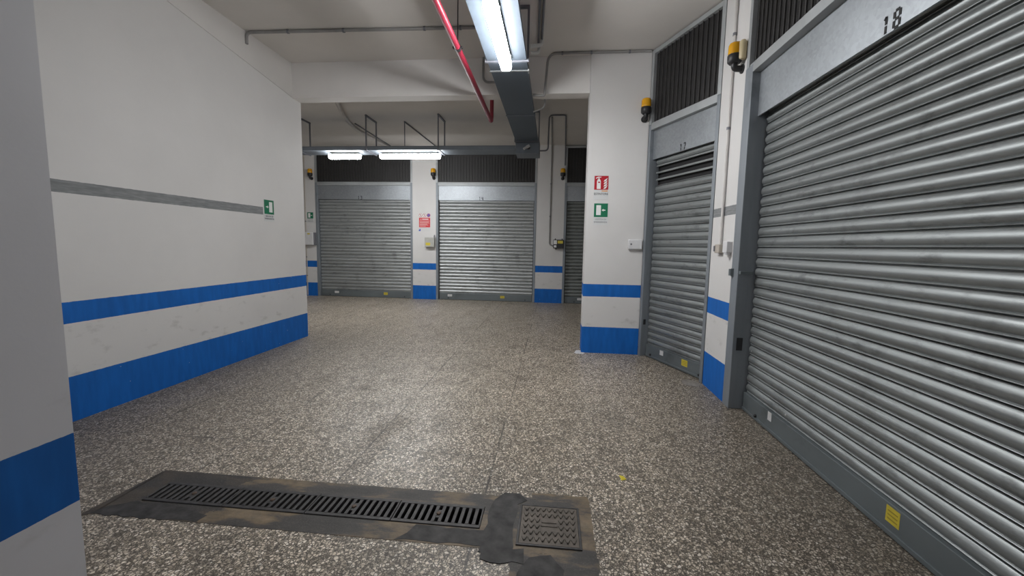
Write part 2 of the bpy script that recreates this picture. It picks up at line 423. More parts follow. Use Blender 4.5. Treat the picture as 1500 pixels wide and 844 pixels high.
# ------------------------------------------------------------------ roller shutters
PITCH = .087
def slat_profile(z0, z1):
    pts = []; z = z0
    unit = [(0, .003), (.0003, .028), (.0072, .028), (.0075, .003), (.0088, -.0015), (.011, -.002), (.0145, .0005), (.0155, .003), (.017, .0015)]
    for k in range(15):
        q = k / 14; zz = .0185 + q * .0640
        unit.append((zz, .003 - .0145 * math.sin(PI * q ** .92) ** .8 + .002 * q))
    while z < z1 - 1e-4:
        for dz, y in unit:
            if z + dz > z1: break
            pts.append((y, z + dz))
        z += PITCH
    return pts
DIG = {  # narrow stencil digits on a 0..1 x 0..1.9 field: bars of (x0,z0,x1,z1)
 '1': [(.5, 0, .5, .85), (.5, 1.0, .5, 1.85), (.5, 1.85, .22, 1.55)],
 '3': [(.05, 1.85, .9, 1.85), (.9, 1.78, .9, 1.1), (.35, .95, .8, .95), (.9, .82, .9, .1), (.05, .03, .9, .03)],
 '4': [(.12, 1.85, .12, .75), (.05, .62, 1.0, .62), (.75, 1.85, .75, .75), (.75, .5, .75, 0)],
 '5': [(.1, 1.85, .9, 1.85), (.1, 1.75, .1, 1.05), (.1, .97, .8, .97), (.9, .85, .9, .15), (.1, .03, .85, .03)],
 '7': [(.05, 1.85, .9, 1.85), (.9, 1.75, .62, .95), (.58, .82, .4, 0)],
 '8': [(.1, 1.78, .1, 1.08), (.85, 1.78, .85, 1.08), (.1, .82, .1, .08), (.85, .82, .85, .08), (.22, 1.85, .75, 1.85), (.22, .95, .75, .95), (.22, .02, .75, .02)]}
def digits(txt, x, z, y, h, parent):
    w = h / 1.9
    for i, ch in enumerate(txt):
        mb = MB()
        for a, b, c, d in DIG[ch]:
            mb.bar((x + i * w * 1.55 + a * w, y, z + b * w), (x + i * w * 1.55 + c * w, y, z + d * w), w * .32, .0015, up=(0, 1, 0))
        mb.build('door_digit', m_ink, parent)

def shutter(label, loc, rz, W, num, slat, pl=.06, pr_=.06, depth=.10, numx=None, numh=.07, vent=False, ncol=m_head, stickers=(), pcol=None, front=.008, group='roller shutters'):
    t = thing('roller_shutter', label, 'roller shutter', loc, rz, group)
    HB, HT, BT = 2.585, 2.95, 3.02
    pc = pcol or m_post
    MB().box(0, pl, -front, depth + .06, 0, BT - .002).build('guide_post', pc, t, .004)
    MB().box(W - pr_, W, -front, depth + .06, 0, BT - .002).build('guide_post', pc, t, .004)
    MB().box(pl, W - pr_, -front, depth + .04, HT, BT - .002).build('top_bar', m_frame, t, .003)
    hy = depth - (.08 if depth > .12 else .058)
    h = MB().box(pl, W - pr_, hy, hy + .007, HB, HT).box(pl, W - pr_, hy + .007, hy + .012, HB, HB + .02).build('header_panel', ncol, t)
    if num:
        digits(num, numx if numx else W * .44, HB + .006, hy - .0015, numh, h)
    zt = 2.74; zr0 = .165
    zc = zr0 + PITCH * 24 if vent else zt
    zr = .165
    pf = slat_profile(zr, zc)
    a, b = pl + .014, W - pr_ - .014
    vs = []; fs = []
    nseg = 1
    for y, z in pf: vs += [(a, depth + y, z), (b, depth + y, z)]
    for i in range(len(pf) - 1): fs.append((2 * i, 2 * i + 1, 2 * i + 3, 2 * i + 2))
    cu = MB().add(vs, fs, True).build('slat_curtain', slat, t)
    cu.data.set_sharp_from_angle(angle=.75)
    for q in (a - .012, b - .03): MB().box(q, q + .042, depth + .034, depth + .038, .01, HT).build('guide_slot_shade', m_dark, t)  # black strips stand in for the shade in the side gaps
    if vent:
        v = MB()
        for k in range(3):
            z = zc + PITCH * k
            v.box(a, b, depth - .008, depth + .006, z + .066, z + PITCH + (.002 if k < 2 else .0))
        v.box(a, b, depth + .010, depth + .016, zc + .002, zc + .010)
        MB().box(a, b, depth + .034, depth + .038, zc - .005, zt).build('vent_shade', m_dark, t)  # black sheet stands in for the dark behind the open slots
        v.build('vent_slats', slat, t, .004)
        pf = slat_profile(zc + 3 * PITCH, zt)
        vs = [q for y, z in pf for q in ((a, depth + y, z), (b, depth + y, z))]
        tp = MB().add(vs, [(2 * i, 2 * i + 1, 2 * i + 3, 2 * i + 2) for i in range(len(pf) - 1)], True).build('upper_slats', slat, t)
        tp.data.set_sharp_from_angle(angle=.75)
    r = MB().box(a, b, depth - .028, depth + .012, .03, zr + .004).box(a, b, depth - .036, depth - .02, .008, .034).build('bottom_rail', m_rail, t, .003)
    MB().box(a, b, depth - .02, depth + .01, .0, .012).build('rubber_seal', m_black, r)
    for x in (.10, .93):
        MB().lathe([(.014, 0), (.014, -.012), (.008, -.016)], (a + (b - a) * x, depth - .028, .045), 10, 'y').build('bolt', m_black, r)
    for x, w, z, hh, mm in stickers:
        st = MB().box(x, x + w, depth - .0292, depth - .0278, z, z + hh).build('sticker', mm, r)
        st['label'] = 'yellow sticker' if mm is m_ylw else 'white sticker'
        if mm is m_ylw:
            li = MB()
            for k in range(3): li.box(x + w * .14, x + w * .86, depth - .0298, depth - .029, z + hh * (.2 + .24 * k), z + hh * (.28 + .24 * k))
            li.build('sticker_print', m_sgrey if False else plain_dark_yellow, st)
    return t
plain_dark_yellow = plain('sticker_print_ochre', (.34, .26, .03), .5)

def grille(label, loc, rz, W, z0=3.02, z1=3.93, n=18, fw=.05):
    t = thing('ventilation_grille', label, 'ventilation grille', loc, rz, 'grilles over the roller shutters')
    f = MB().box(0, fw, -.008, .06, z0, z1).box(W - fw, W, -.008, .06, z0, z1).box(fw, W - fw, -.008, .06, z1 - .05, z1).box(fw, W - fw, 0, .05, z0, z0 + .02)
    f.build('frame', m_frame, t, .003)
    b = MB()
    for i in range(1, n):
        x = fw + (W - 2 * fw) * i / n
        b.box(x - .003, x + .003, .012, .026, z0 + .02, z1 - .05)
    b.build('vertical_bars', m_bar, t)
    MB().box(fw, W - fw, .032, .036, z0 + .02, z1 - .05).build('metal_mesh', m_mesh, t)
    return t

R17 = math.atan2(-1.11, .465)
A17 = (1.19, 5.665)
W17 = math.hypot(.46, 1.105)
W18 = 2.74
d18 = shutter('wide galvanised roller shutter marked 18, nearest the camera, with padlock hasp on its post', (1.65, 3.99, 0), -PI / 2, W18, '18', m_slat_front, pl=.135, pr_=.1, depth=.135, numx=1.485, numh=.088,
        stickers=[(.585, .055, .095, .07, m_wst), (1.785, .085, .07, .085, m_ylw)], front=.012)
d17 = shutter('narrow galvanised roller shutter marked 17 set at an angle, open slots in its top slats', A17 + (0,), R17, W17, '17', m_slat_front, pl=.05, pr_=.045, depth=.10, numx=.56, numh=.075, vent=True,
        stickers=[(.36, .07, .095, .06, m_wst), (.77, .10, .075, .075, m_ylw)])
d13 = shutter('galvanised roller shutter marked 13, below the two lit lamps', (-6.32, Y1, 0), 0, 2.655, '13', m_slat, depth=.08, numx=1.17, numh=.085,
        stickers=[(.45, .12, .085, .06, m_wst), (1.83, .11, .075, .065, m_ylw)])
d14 = shutter('galvanised roller shutter marked 14, between the red notice pier and the conduit pier', (-3.04, Y1, 0), 0, 2.595, '14', m_slat, depth=.08, numx=1.12, numh=.085,
        stickers=[(.30, .12, .085, .06, m_wst), (1.70, .11, .075, .065, m_ylw)])
d15 = shutter('dark dull roller shutter partly hidden behind the white pillar with two signs', (.25, Y1, 0), 0, 2.63, None, m_slat_dull, depth=.08,
        stickers=[(.40, .12, .085, .06, m_wst)])
grille('dark barred grille above the roller shutter marked 18', (1.65, 3.99, 0), -PI / 2, W18, n=38)
grille('dark barred grille above the angled roller shutter marked 17', A17 + (0,), R17, W17, n=15)
grille('dark barred grille above the roller shutter marked 13, behind the hanging lamps', (-6.32, Y1, 0), 0, 2.655, n=34)
grille('dark barred grille above the roller shutter marked 14', (-3.04, Y1, 0), 0, 2.595, n=34)
grille('black barred grille above the dark shutter partly hidden by the white pillar', (.25, Y1, 0), 0, 2.63, n=34)

# locks on the posts
h = MB().tube([(.030, -.03, 1.215), (.030, -.03, 1.275)], .018, 12).box(.012, .05, -.022, -.010, 1.205, 1.28).build('hasp_lock', m_rail, d18, .002)
MB().box(.136, .172, -.004, .1, 1.235, 1.262).build('hasp_bar', m_rail, d18)
MB().box(.136, .140, .02, .07, .545, .66).build('lock_plate', m_black, d18)
MB().box(.051, .056, .02, .055, .43, .50).build('lock_plate', m_black, d17)

# ------------------------------------------------------------------ warning beacons (frame: x right, y into the wall)
def beacon():
    t = thing('beacon_light', '', 'beacon light', (0, 0, 0), 0, 'amber beacons beside the shutters')
    MB().lathe([(.058, .0), (.060, .02), (.058, .085), (.050, .103), (.030, .111)], (0, -.08, .09), 20).build('lens', m_amber, t)
    MB().lathe([(.046, 0), (.062, .018), (.064, .075), (.060, .082)], (0, -.08, .01), 20).build('base', m_black, t)
    p = rounded([(0, -.08, .03), (0, -.08, -.03), (0, .003, -.035)], .05)
    MB().tube(p, .029, 12).lathe([(.042, .003), (.042, -.014)], (0, 0, -.035), 16, 'y').build('bracket', m_black, t)
    return t
b0 = beacon()
spots = [((1.125, 5.68, 3.135), 0, 1.0, 'amber warning beacon on the pillar above the emergency exit sign, beside the shutter marked 17'),
         ((1.65, 4.085, 3.10), -PI / 2, .95, 'amber warning beacon with a cream second lens, on the pier beside the shutter marked 18'),
         ((-6.40, Y1, 3.16), 0, 1.0, 'small amber beacon on the pier with the small green sign, beside shutter 13'),
         ((-3.09, Y1, 3.17), 0, 1.0, 'small amber beacon on the pier with the red notice'),
         ((.19, Y1, 3.17), 0, 1.0, 'small amber beacon on the pier with the vertical conduit, beside the dark shutter')]
for i, (loc, rz, s, lab) in enumerate(spots):
    o = b0 if i == 0 else copy_tree(b0)
    o.location = loc; o.rotation_euler = (0, 0, rz); o['label'] = lab; o.scale = (s, s, s) if s != 1 else (1, 1, 1)
MB().lathe([(.028, 0), (.034, .015), (.034, .15), (.02, .17)], (.055, -.034, .03), 14).build('backup_lens', plain('cream_plastic', (.62, .52, .32), .4), bpy.data.objects['beacon_light.001'])['label'] = 'cream second lens'

# ------------------------------------------------------------------ lamps
def lamp(name, label, loc, rz, L, h=.1, w=.105, ms=(m_lamp, m_lamp_side)):
    t = thing(name, label, 'fluorescent lamp', loc, rz, 'lit fluorescent batten lamps')
    # origin: middle of the mounting face, body hangs below; length along local x
    MB().box(-L / 2 + .01, L / 2 - .01, -w * .5, w * .5, -.036, -.022).box(-L / 2 + .06, L / 2 - .06, -.045, .045, -.022, 0).build('housing', m_boxg, t, .004)
    prof = [(-w * .46, -.035), (-w / 2, -.045), (-w / 2, -h + .032), (-w * .45, -h + .015), (-w * .36, -h + .004), (-w * .22, -h), (w * .22, -h), (w * .36, -h + .004), (w * .45, -h + .015), (w / 2, -h + .032), (w / 2, -.045), (w * .46, -.035)]
    d = MB(); xs = [(-L / 2, .72), (-L / 2 + .012, .9), (-L / 2 + .035, 1), (L / 2 - .035, 1), (L / 2 - .012, .9), (L / 2, .72)]
    vs = []; n = len(prof)
    for x, k in xs:
        vs += [(x, y * k, -.035 + (z + .035) * k) for y, z in prof]
    fs = [(i * n + j, i * n + (j + 1) % n, (i + 1) * n + (j + 1) % n, (i + 1) * n + j) for i in range(len(xs) - 1) for j in range(n)]
    d.add(vs, fs).add(vs[:n], [tuple(range(n))]).add(vs[-n:], [tuple(range(n))])
    d = d.build('diffuser', ms[0], t)
    d.data.materials.append(ms[1])
    for p in d.data.polygons:
        if p.normal.z > -.6: p.material_index = 1
    for sx in (-1, 1):
        MB().box(sx * L * .36 - .012, sx * L * .36 + .012, -w * .57, w * .57, -.058, -.03).build('clip', m_boxg, t)
    return t
ZT = 3.405
lamp('ceiling_lamp', 'lit batten lamp fixed under the long cable tray over the driveway', (-.541, 3.955, ZT - .012), PI / 2, 1.20, .125, .112)
lamp('ceiling_lamp', 'longer of the two lit batten lamps hanging under the cross tray', (-2.92, 8.33, 3.277), 0, 1.245, .124, .105, (m_lamp_far, m_lamp_far_side))
lamp('ceiling_lamp', 'shorter of the two lit batten lamps hanging under the cross tray', (-4.29, 8.33, 3.277), 0, .67, .124, .105, (m_lamp_far, m_lamp_far_side))
FILL_LAMP_BEHIND = True
if FILL_LAMP_BEHIND:
    lamp('ceiling_lamp', 'added unseen fill lamp under the cable tray behind the camera', (-.545, -4.7, ZT - .002), PI / 2, 1.30, .125)  # unseen lamp, added to lift the near wall and ceiling

# ------------------------------------------------------------------ cable trays
TX0, TX1 = -.755, -.335
t = thing('cable_tray', 'long blue-grey zinc cable tray running down the driveway above the red pipe', 'cable tray', (0, 0, 0))
MB().box(TX0, TX1, -5.5, 8.0995, ZT, ZT + .004).build('tray_floor', m_tray, t)
for x in (TX0, TX1 - .004):
    MB().box(x, x + .004, -5.5, 8.09, ZT + .004, ZT + .062).build('tray_side', m_tray_d, t)
for y in (.1, 2.5, 4.84, 6.44):
    MB().box(TX0 - .012, TX1 + .012, y, y + .03, ZT - .006, ZT - .0005).box(TX1 + .001, TX1 + .012, y - .02, y + .05, ZT - .02, ZT + .05).build('joint_strip', m_tray_d if y > 6 else m_frame, t)
t = thing('cable_tray', 'zinc cross tray carrying the two far lamps along the back of the garage', 'cable tray', (0, 0, 0))
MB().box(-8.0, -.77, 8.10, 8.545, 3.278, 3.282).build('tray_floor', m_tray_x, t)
for y in (8.10, 8.541):
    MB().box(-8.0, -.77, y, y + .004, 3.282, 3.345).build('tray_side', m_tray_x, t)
MB().box(-8.0, -.77, 8.096, 8.108, 3.340, 3.352).build('tray_lip', m_tray_d, t)
t = thing('junction_box', 'square zinc box joining the two cable trays, with a small camera on it', 'junction box', (0, 0, 0))
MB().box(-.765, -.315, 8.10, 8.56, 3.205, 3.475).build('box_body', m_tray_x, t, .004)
MB().box(-.775, -.305, 8.088, 8.10, 3.395, 3.41).build('lid_edge', m_tray_d, t)
t = thing('security_camera', 'small white bullet camera on the zinc box at the end of the long tray', 'camera', (-.56, 8.0995, 3.30))
MB().lathe([(.035, 0), (.035, -.02), (.018, -.03), (.018, -.055)], (.04, 0, .01), 14, 'y').build('mount', m_black, t)
MB().tube([(.06, -.055, .035), (.01, -.07, .005)], .028, 14).build('camera_body', m_box, t)
MB().tube([(.01, -.07, .005), (-.045, -.085, -.035)], [.020, .024], 14).build('lens_hood', m_box, t)

# tray hangers: two rods, a top bar against the ceiling and a strap under the tray
def hanger(a, b, label):
    t = thing('tray_hanger', label, 'tray hanger', (0, 0, 0), 0, 'steel tray hangers')
    a = Vector(a); b = Vector(b); low = a.z
    for q in (a, b): MB().bar(q, (q.x, q.y, HC - .02), .022, .022).build('rod', m_cond_b, t)
    d = (b - a).normalized() * .011
    A = Vector((a.x, a.y, HC - .013)) - d; B = Vector((b.x, b.y, HC - .013)) + d
    MB().bar(A, B, .032, .026).build('top_bar', m_cond_b, t)
    MB().bar((a.x - d.x, a.y - d.y, low), (b.x + d.x, b.y + d.y, low), .03, .012).build('strap', m_cond_b, t)
    return t
for x, lab in ((-6.62, 'steel hanger on the cross tray hidden past the wall end'), (-5.17, 'steel hanger on the cross tray, partly behind the end of the long white wall'), (-3.72, 'steel hanger on the cross tray between the two far lamps'), (-2.27, 'steel hanger on the cross tray at the inner end of the longer far lamp')):
    hanger((x, 8.085, 3.270), (x, 8.562, 3.270), lab)
for y, lab in ((4.60, 'steel hanger on the long tray beside the near lamp'), (.9, 'steel hanger on the long tray overhead, out of view'), (8.0, 'steel hanger on the long tray next to the zinc box')):
    hanger((TX0 - .014, y, ZT - .008), (TX1 + .014, y, ZT - .008), lab)
t = thing('threaded_rod', 'thin steel rod dropping from the ceiling to the cross tray near the longer lamp', 'rod', (0, 0, 0))
MB().tube([(-3.10, 8.53, 3.30), (-3.10, 8.53, 3.93)], .009, 8).build('rod_body', m_cond_b, t)
# ------------------------------------------------------------------ red pipe
t = thing('fire_pipe', 'long red fire pipe running beside the cable tray with a riser at its end', 'pipe', (0, 0, 0))
pth = rounded([(-.985, -5.4, 3.44), (-1.012, 3.4, 3.44), (-1.047, 6.87, 3.44), (-1.044, 6.87, HC)], .09, 8)
MB().tube(pth, .031, 16).build('pipe_run', m_red, t)
MB().tube([(-1.044, 6.74, 3.44), (-1.046, 6.81, 3.44)], .037, 16).build('coupling', m_red, t)
MB().tube([(-1.019, 4.33, 3.44), (-1.02, 4.38, 3.44)], .036, 14).box(-1.07, -.97, 4.34, 4.37, 3.432, 3.448).build('clamp', m_black, t)
MB().tube([(-1.02, 4.355, 3.44), (-1.02, 4.355, HC)], .0055, 8).build('hanging_rod', m_black, t)

# ------------------------------------------------------------------ conduits
def conduit(label, path, r, m, clips=(), rad=.08, name='conduit', cat='conduit'):
    t = thing(name, label, cat, (0, 0, 0))
    p = rounded(path, rad)
    MB().tube(p, r, 10).build('tube', m, t)
    for c, ax in clips:
        d = {'x': Vector((.012, 0, 0)), 'y': Vector((0, .012, 0)), 'z': Vector((0, 0, .012))}[ax]
        c = Vector(c); MB().tube([c - d, c + d], r * 1.35, 10).build('clip', m_cond_b, t)
    return t
conduit('grey conduit crossing the ceiling from the long white wall to the tray', [(XL + .018, 4.90, 3.80), (XL + .018, 4.90, 3.93), (-.9, 4.96, 3.93), (-.45, 4.96, 3.93)], .018, m_cond, [((-3.2, 4.91, 3.93), 'x'), ((-2.52, 4.93, 3.93), 'x'), ((-1.55, 4.945, 3.93), 'x'), ((-1.13, 4.955, 3.93), 'x')], .09)
conduit('short grey conduit on the beam dropping into the long tray near the red pipe', [(-1.0, 5.764, 3.949), (-1.0, 5.764, 3.63), (-.70, 5.764, 3.63)], .015, m_cond, [], .09)
conduit('grey conduit along the top of the pillar that drops down the beam to the tray', [(1.17, 5.664, 3.933), (-.13, 5.664, 3.933), (-.165, 5.664, 3.46), (-.165, 5.664, 3.41), (-.32, 5.70, 3.435)], .016, m_cond, [((.9, 5.664, 3.933), 'x'), ((.42, 5.664, 3.933), 'x'), ((.05, 5.664, 3.933), 'x')], .11)
conduit('thin conduit looping under the beam into the joint of the long tray', [(-.17, 5.99, 3.50), (-.17, 5.99, 3.36), (-.33, 6.1, 3.345)], .011, m_cond, [], .12)
conduit('twin-width dark conduit strip on the ceiling beside the long tray', [(-.10, 2.6, 3.935), (-.25, 5.38, 3.935)], .014, m_cond_b, [])
conduit('second dark conduit strip on the ceiling, further from the long tray', [(-.055, 2.6, 3.935), (-.205, 5.30, 3.935)], .014, m_cond_b, [])
def sleeve(label, path, r):
    t = thing('cable_sleeve', label, 'cable sleeve', (0, 0, 0))
    p = rounded(path, .12, 16)
    q = []; 
    for i in range(len(p) - 1):
        L = (p[i + 1] - p[i]).length; k = max(1, int(L / .008))
        q += [p[i].lerp(p[i + 1], j / k) for j in range(k)]
    q.append(p[-1])
    MB().tube(q, [r * (1 + .12 * (j % 2)) for j in range(len(q))], 10).build('corrugated_tube', m_whitecab, t)
sleeve('upper white corrugated cable sleeve curving from the ceiling strip to the long tray', [(-.205, 5.29, 3.925), (-.21, 5.27, 3.86), (-.34, 5.22, 3.83)], .021)
sleeve('lower white corrugated cable sleeve curving from the ceiling strip to the long tray', [(-.24, 5.38, 3.90), (-.24, 5.34, 3.80), (-.34, 5.28, 3.78)], .018)
conduit('thick pale flexible hose curving over the ceiling to the cross tray', [(-3.55, 6.1, 3.905), (-3.72, 6.9, 3.905), (-4.10, 7.9, 3.905), (-4.36, 8.9, 3.905), (-4.28, 10.55, 3.905)], .036, m_cond_l, [], .7, 'flexible_hose', 'hose')
conduit('thin conduit running along the ceiling over the longer far lamp to the back wall', [(-3.10, 8.53, 3.935), (-3.05, 10.58, 3.935)], .014, m_cond_b, [])
conduit('thin conduit beside the pale hose, running to the grille above shutter 13', [(-4.20, 8.62, 3.935), (-4.22, 10.58, 3.935)], .013, m_cond_b, [])
conduit('conduit rising from the zinc box and squaring round the ceiling to the pier', [(-.31, 8.2, 3.275), (-.15, 8.2, 3.275), (-.14, 8.2, 3.93), (.172, 8.2, 3.93), (.235, 10.60, 3.93), (.235, 10.60, 3.45)], .014, m_cond_b, [], .07)
conduit('conduit running straight down the pier to the dark control box', [(-.09, 8.33, 3.93), (-.10, 10.60, 3.93), (-.10, 10.60, 1.49), (-.002, 10.60, 1.47)], .016, m_cond, [((-.10, 10.60, 3.0), 'z'), ((-.10, 10.60, 2.2), 'z')], .05)
conduit('conduit running down the pier beside the shutter marked 18', [(1.632, 4.27, HC), (1.632, 4.27, 1.40)], .013, m_cond_l, [((1.632, 4.27, 3.45), 'z'), ((1.632, 4.27, 2.6), 'z')], .05)
conduit('thin brownish conduit up the pier with the small green sign', [(-6.60, 10.603, .02), (-6.60, 10.603, 3.9)], .014, m_beige, [((-6.60, 10.603, z), 'z') for z in (.55, 1.05, 2.0)], .05)

# ------------------------------------------------------------------ boxes on the walls
t = thing('alarm_box', 'white plastic box on the pillar below the green exit sign', 'electrical box', (.99, 5.6805, 1.43))
MB().box(0, .18, -.045, 0, 0, .13).build('box_body', m_box, t, .012, 3)
MB().lathe([(.012, 0), (.012, -.004)], (.035, -.045, .068), 12, 'y').build('lock_button', m_sgrey, t)
t = thing('socket_box', 'white plastic box on the pier beside the hasp of shutter 18', 'electrical box', (1.65, 4.135, 1.42), -PI / 2)
MB().box(0, .10, -.05, 0, 0, .105).build('box_body', m_box, t, .006)
MB().tube([(.06, -.025, 0), (.06, -.025, -.022)], .03, 14).build('cable_gland', m_box, t)
t = thing('wall_switch', 'small beige switch at the foot of the conduit on the pier', 'switch', (1.65, 4.345, 1.415), -PI / 2)
MB().box(0, .115, -.045, 0, 0, .085).build('switch_body', m_beige, t, .006)
MB().box(-.008, .02, -.052, -.03, .015, .07).build('rocker', m_sgrey, t)
t = thing('control_box', 'grey control box with a yellow label on the pier with the red notice', 'electrical box', (-3.31, Y1 + .001, 1.38))
MB().box(0, .255, -.12, 0, .0, .245).build('box_body', m_boxg, t, .01)
MB().box(.03, .15, -.1215, -.119, .04, .11).build('yellow_label', m_ylw, t)
MB().tube([(.235, -.05, .24), (.24, -.03, .31)], .014, 8).build('cable', m_sgrey, t)
t = thing('control_box', 'white control box on the pier with the small green sign', 'electrical box', (-6.58, Y1 + .0005, 1.375))
MB().box(0, .23, -.12, 0, 0, .335).build('box_body', m_box, t, .01)
MB().box(.08, .15, -.1215, -.119, .275, .31).build('label_plate', m_ylw, t)
MB().box(.232, .262, -.09, 0, .0, .33).build('side_shade', m_sgrey, t)  # grey strip standing in for the shadow beside the box
t = thing('control_box', 'dark control box with white and yellow labels on the pier with the vertical conduit', 'electrical box', (0, Y1 + .001, 1.405))
MB().box(0, .262, -.11, 0, 0, .215).build('box_body', m_black, t, .008)
MB().box(.01, .09, -.1125, -.109, .10, .20).box(.02, .08, -.1125, -.109, .02, .075).build('white_label', m_swhite, t)
MB().box(.11, .24, -.1125, -.109, .12, .19).build('yellow_label', m_ylw, t)
for x in (.05, .22):
    MB().tube([(x, -.05, .21), (x, -.05, .245)], .012, 8).build('cable_gland', m_black, t)
MB().tube([(.07, -.05, .0), (.07, -.05, -.035)], .012, 8).build('cable_gland', m_black, t)

# ------------------------------------------------------------------ signs
def disc(mb, x, z, y0, y1, r, n=20):
    return mb.prism([(x + r * math.cos(2 * PI * i / n), z + r * math.sin(2 * PI * i / n)) for i in range(n)], 'y', y0, y1)
def exit_sign(label, loc, rz, W, flip, H=None):
    """green square over a pale text strip; origin at the lower corner"""
    H = H or W * 1.55
    t = thing('exit_sign', label, 'sign', loc, rz, 'green emergency exit signs')
    MB().box(-.006, W + .006, -.0022, -.0003, 0, H).build('backing_sheet', m_spaper, t)
    g = MB().box(0, W, -.0035, -.002, H - W, H - .002).build('green_panel', m_sgreen, t)
    z0 = H - W
    X = (lambda a: W * (1 - a)) if flip else (lambda a: W * a)
    d = MB()
    d.box(min(X(.16), X(.5)), max(X(.16), X(.5)), -.0045, -.0033, z0 + W * .14, z0 + W * .86)
    d.build('door_symbol', m_swhite, g)
    a = MB(); zc = z0 + W * .5
    a.prism([(X(.56), zc), (X(.69), zc + W * .10), (X(.69), zc + W * .035), (X(.83), zc + W * .035), (X(.83), zc - W * .035), (X(.69), zc - W * .035), (X(.69), zc - W * .10)], 'y', -.0045, -.0033)
    a.build('arrow', m_swhite, g)
    text_mesh('lettering', 'USCITA DI', W * .15, m_sgrey, t, (W / 2, -.003, z0 * .70), W * .78)
    text_mesh('lettering', 'EMERGENZA', W * .15, m_sgrey, t, (W / 2, -.003, z0 * .36), W * .96)
    return t
exit_sign('green exit sign on the pillar below the red extinguisher sign', (.528, 5.68, 1.745), 0, .18, False, .286)
exit_sign('green exit sign at the end of the grey stripe on the long wall', (XL, 5.105, 1.71), PI / 2, .185, True, .28)
exit_sign('small green exit sign above the white box on the pier beside shutter 13', (-6.555, Y1, 1.96), 0, .165, False, .28)
t = thing('extinguisher_sign', 'red extinguisher sign with flames on the pillar', 'sign', (.520, 5.68, 2.10))
MB().box(-.004, .186, -.0022, -.0003, -.02, .29).build('backing_sheet', m_spaper, t)
g = MB().box(0, .182, -.0035, -.002, .108, .288).build('red_panel', m_sred, t)
e = MB().box(.032, .083, -.0045, -.0033, .118, .215)
e.prism([(.032, .215), (.083, .215), (.075, .238), (.066, .245), (.066, .258), (.050, .258), (.050, .245), (.040, .238)], 'y', -.0045, -.0033)
e.prism([(.020, .250), (.045, .262), (.088, .268), (.090, .275), (.045, .276), (.018, .262)], 'y', -.0045, -.0033)
e.build('extinguisher_symbol', m_swhite, g)
MB().box(.048, .074, -.0052, -.0044, .196, .212).build('symbol_band', m_sred, g)
f = MB()
for k in range(4):
    z = .128 + k * .032; f.prism([(.118, z - .012), (.150, z - .004), (.160, z + .012), (.172, z + .046 - k * .003), (.150, z + .022), (.132, z + .012)], 'y', -.0045, -.0033)
f.build('flame_symbol', m_swhite, g)
MB().box(.098, .176, -.0035, -.002, .085, .097).build('orange_print', m_orange, t)
text_mesh('lettering', 'ESTINTORE', .04, m_ink, t, (.091, -.003, .052), .182)
# red notice with three round symbols above it and a small blue and white label below
t = thing('notice_sign', 'red rules notice on the pier between shutters 13 and 14', 'sign', (-3.492, Y1, 1.885))
MB().box(0, .297, -.003, -.0003, 0, .247).build('red_panel', m_sred2, t)
MB().prism([(.035, .192), (.065, .192), (.05, .225)], 'y', -.0045, -.0028).build('warning_triangle', m_swhite, t)
MB().box(.085, .25, -.004, -.0028, .196, .218).build('heading_strip', m_swhite, t)
li = MB()
for k, w in enumerate((.26, .24, .26, .2, .23, .16)):
    li.box(.018, .018 + w, -.004, -.0028, .155 - k * .026, .167 - k * .026)
li.build('text_lines', plain('pale_red_print', (.72, .45, .44), .5), t)
for k, lab in enumerate(('first round prohibition sticker above the red notice, crossed in red', 'middle round prohibition sticker above the red notice, crossed in red', 'round blue and red no-parking sticker above the red notice')):
    s = thing('round_sticker', lab, 'sticker', (-3.45 + k * .107, Y1, 2.195), 0, 'round stickers above the red notice')
    disc(MB(), 0, 0, -.002, -.0003, .046, 24).build('red_ring', m_sred if k == 2 else plain('faded_red_ring', (.42, .2, .2), .5), s)
    disc(MB(), 0, 0, -.003, -.0015, .036, 24).build('disc_face', m_sblue if k == 2 else m_swhite, s)
    if k < 2: MB().box(-.008, .008, -.0036, -.0025, -.022, .022).build('symbol', m_sgrey, s)
    MB().bar((-.027, -.0042, .027), (.027, -.0042, -.027), .009, .001, up=(0, 1, 0)).build('slash', m_sred, s)
t = thing('small_label', 'small pale label with a blue square under the red notice', 'sticker', (-3.51, Y1 + .0004, 1.775))
MB().box(0, .31, -.002, -.0003, 0, .08).build('label_sheet', m_spaper, t)
MB().box(.01, .06, -.003, -.0015, .012, .066).build('blue_square', m_sblue, t)
MB().prism([(.014, .038), (.034, .062), (.014, .062)], 'y', -.0036, -.0028).build('pale_corner', m_swhite, t)
li = MB()
for k in range(3): li.box(.085, .285, -.003, -.0015, .018 + k * .02, .026 + k * .02)
li.build('text_lines', m_cond_l, t)

# ------------------------------------------------------------------ drain, manhole and floor repairs
def ragged(pts, amp, n=14, seed=1):
    rnd = random.Random(seed); out = []
    for i in range(len(pts)):
        a, b = Vector(pts[i]), Vector(pts[(i + 1) % len(pts)])
        k = max(1, int((b - a).length / .05)); nrm = Vector((-(b - a).y, (b - a).x)).normalized()
        for j in range(k):
            out.append(tuple(a.lerp(b, j / k) + nrm * rnd.uniform(-amp, amp)))
    return out
sr = MB()
for a, b, c, d in ((-2.39, .245, 1.835, DR[2]), (-2.39, .245, DR[3], 2.262), (-2.39, DR[0], DR[2], DR[3]), (DR[1], .245, DR[2], DR[3])):
    sr.box(a, b, c, d, -.03, .0016)
sr.prism([(-2.44, 1.80), (-2.385, 1.835), (-2.385, 2.255), (-2.40, 2.25)], 'z', -.03, .0016)
sr.prism(ragged([(-.16, 1.60), (.255, 1.60), (.25, 1.84), (-.16, 1.84)], .012, seed=3), 'z', -.03, .0018)
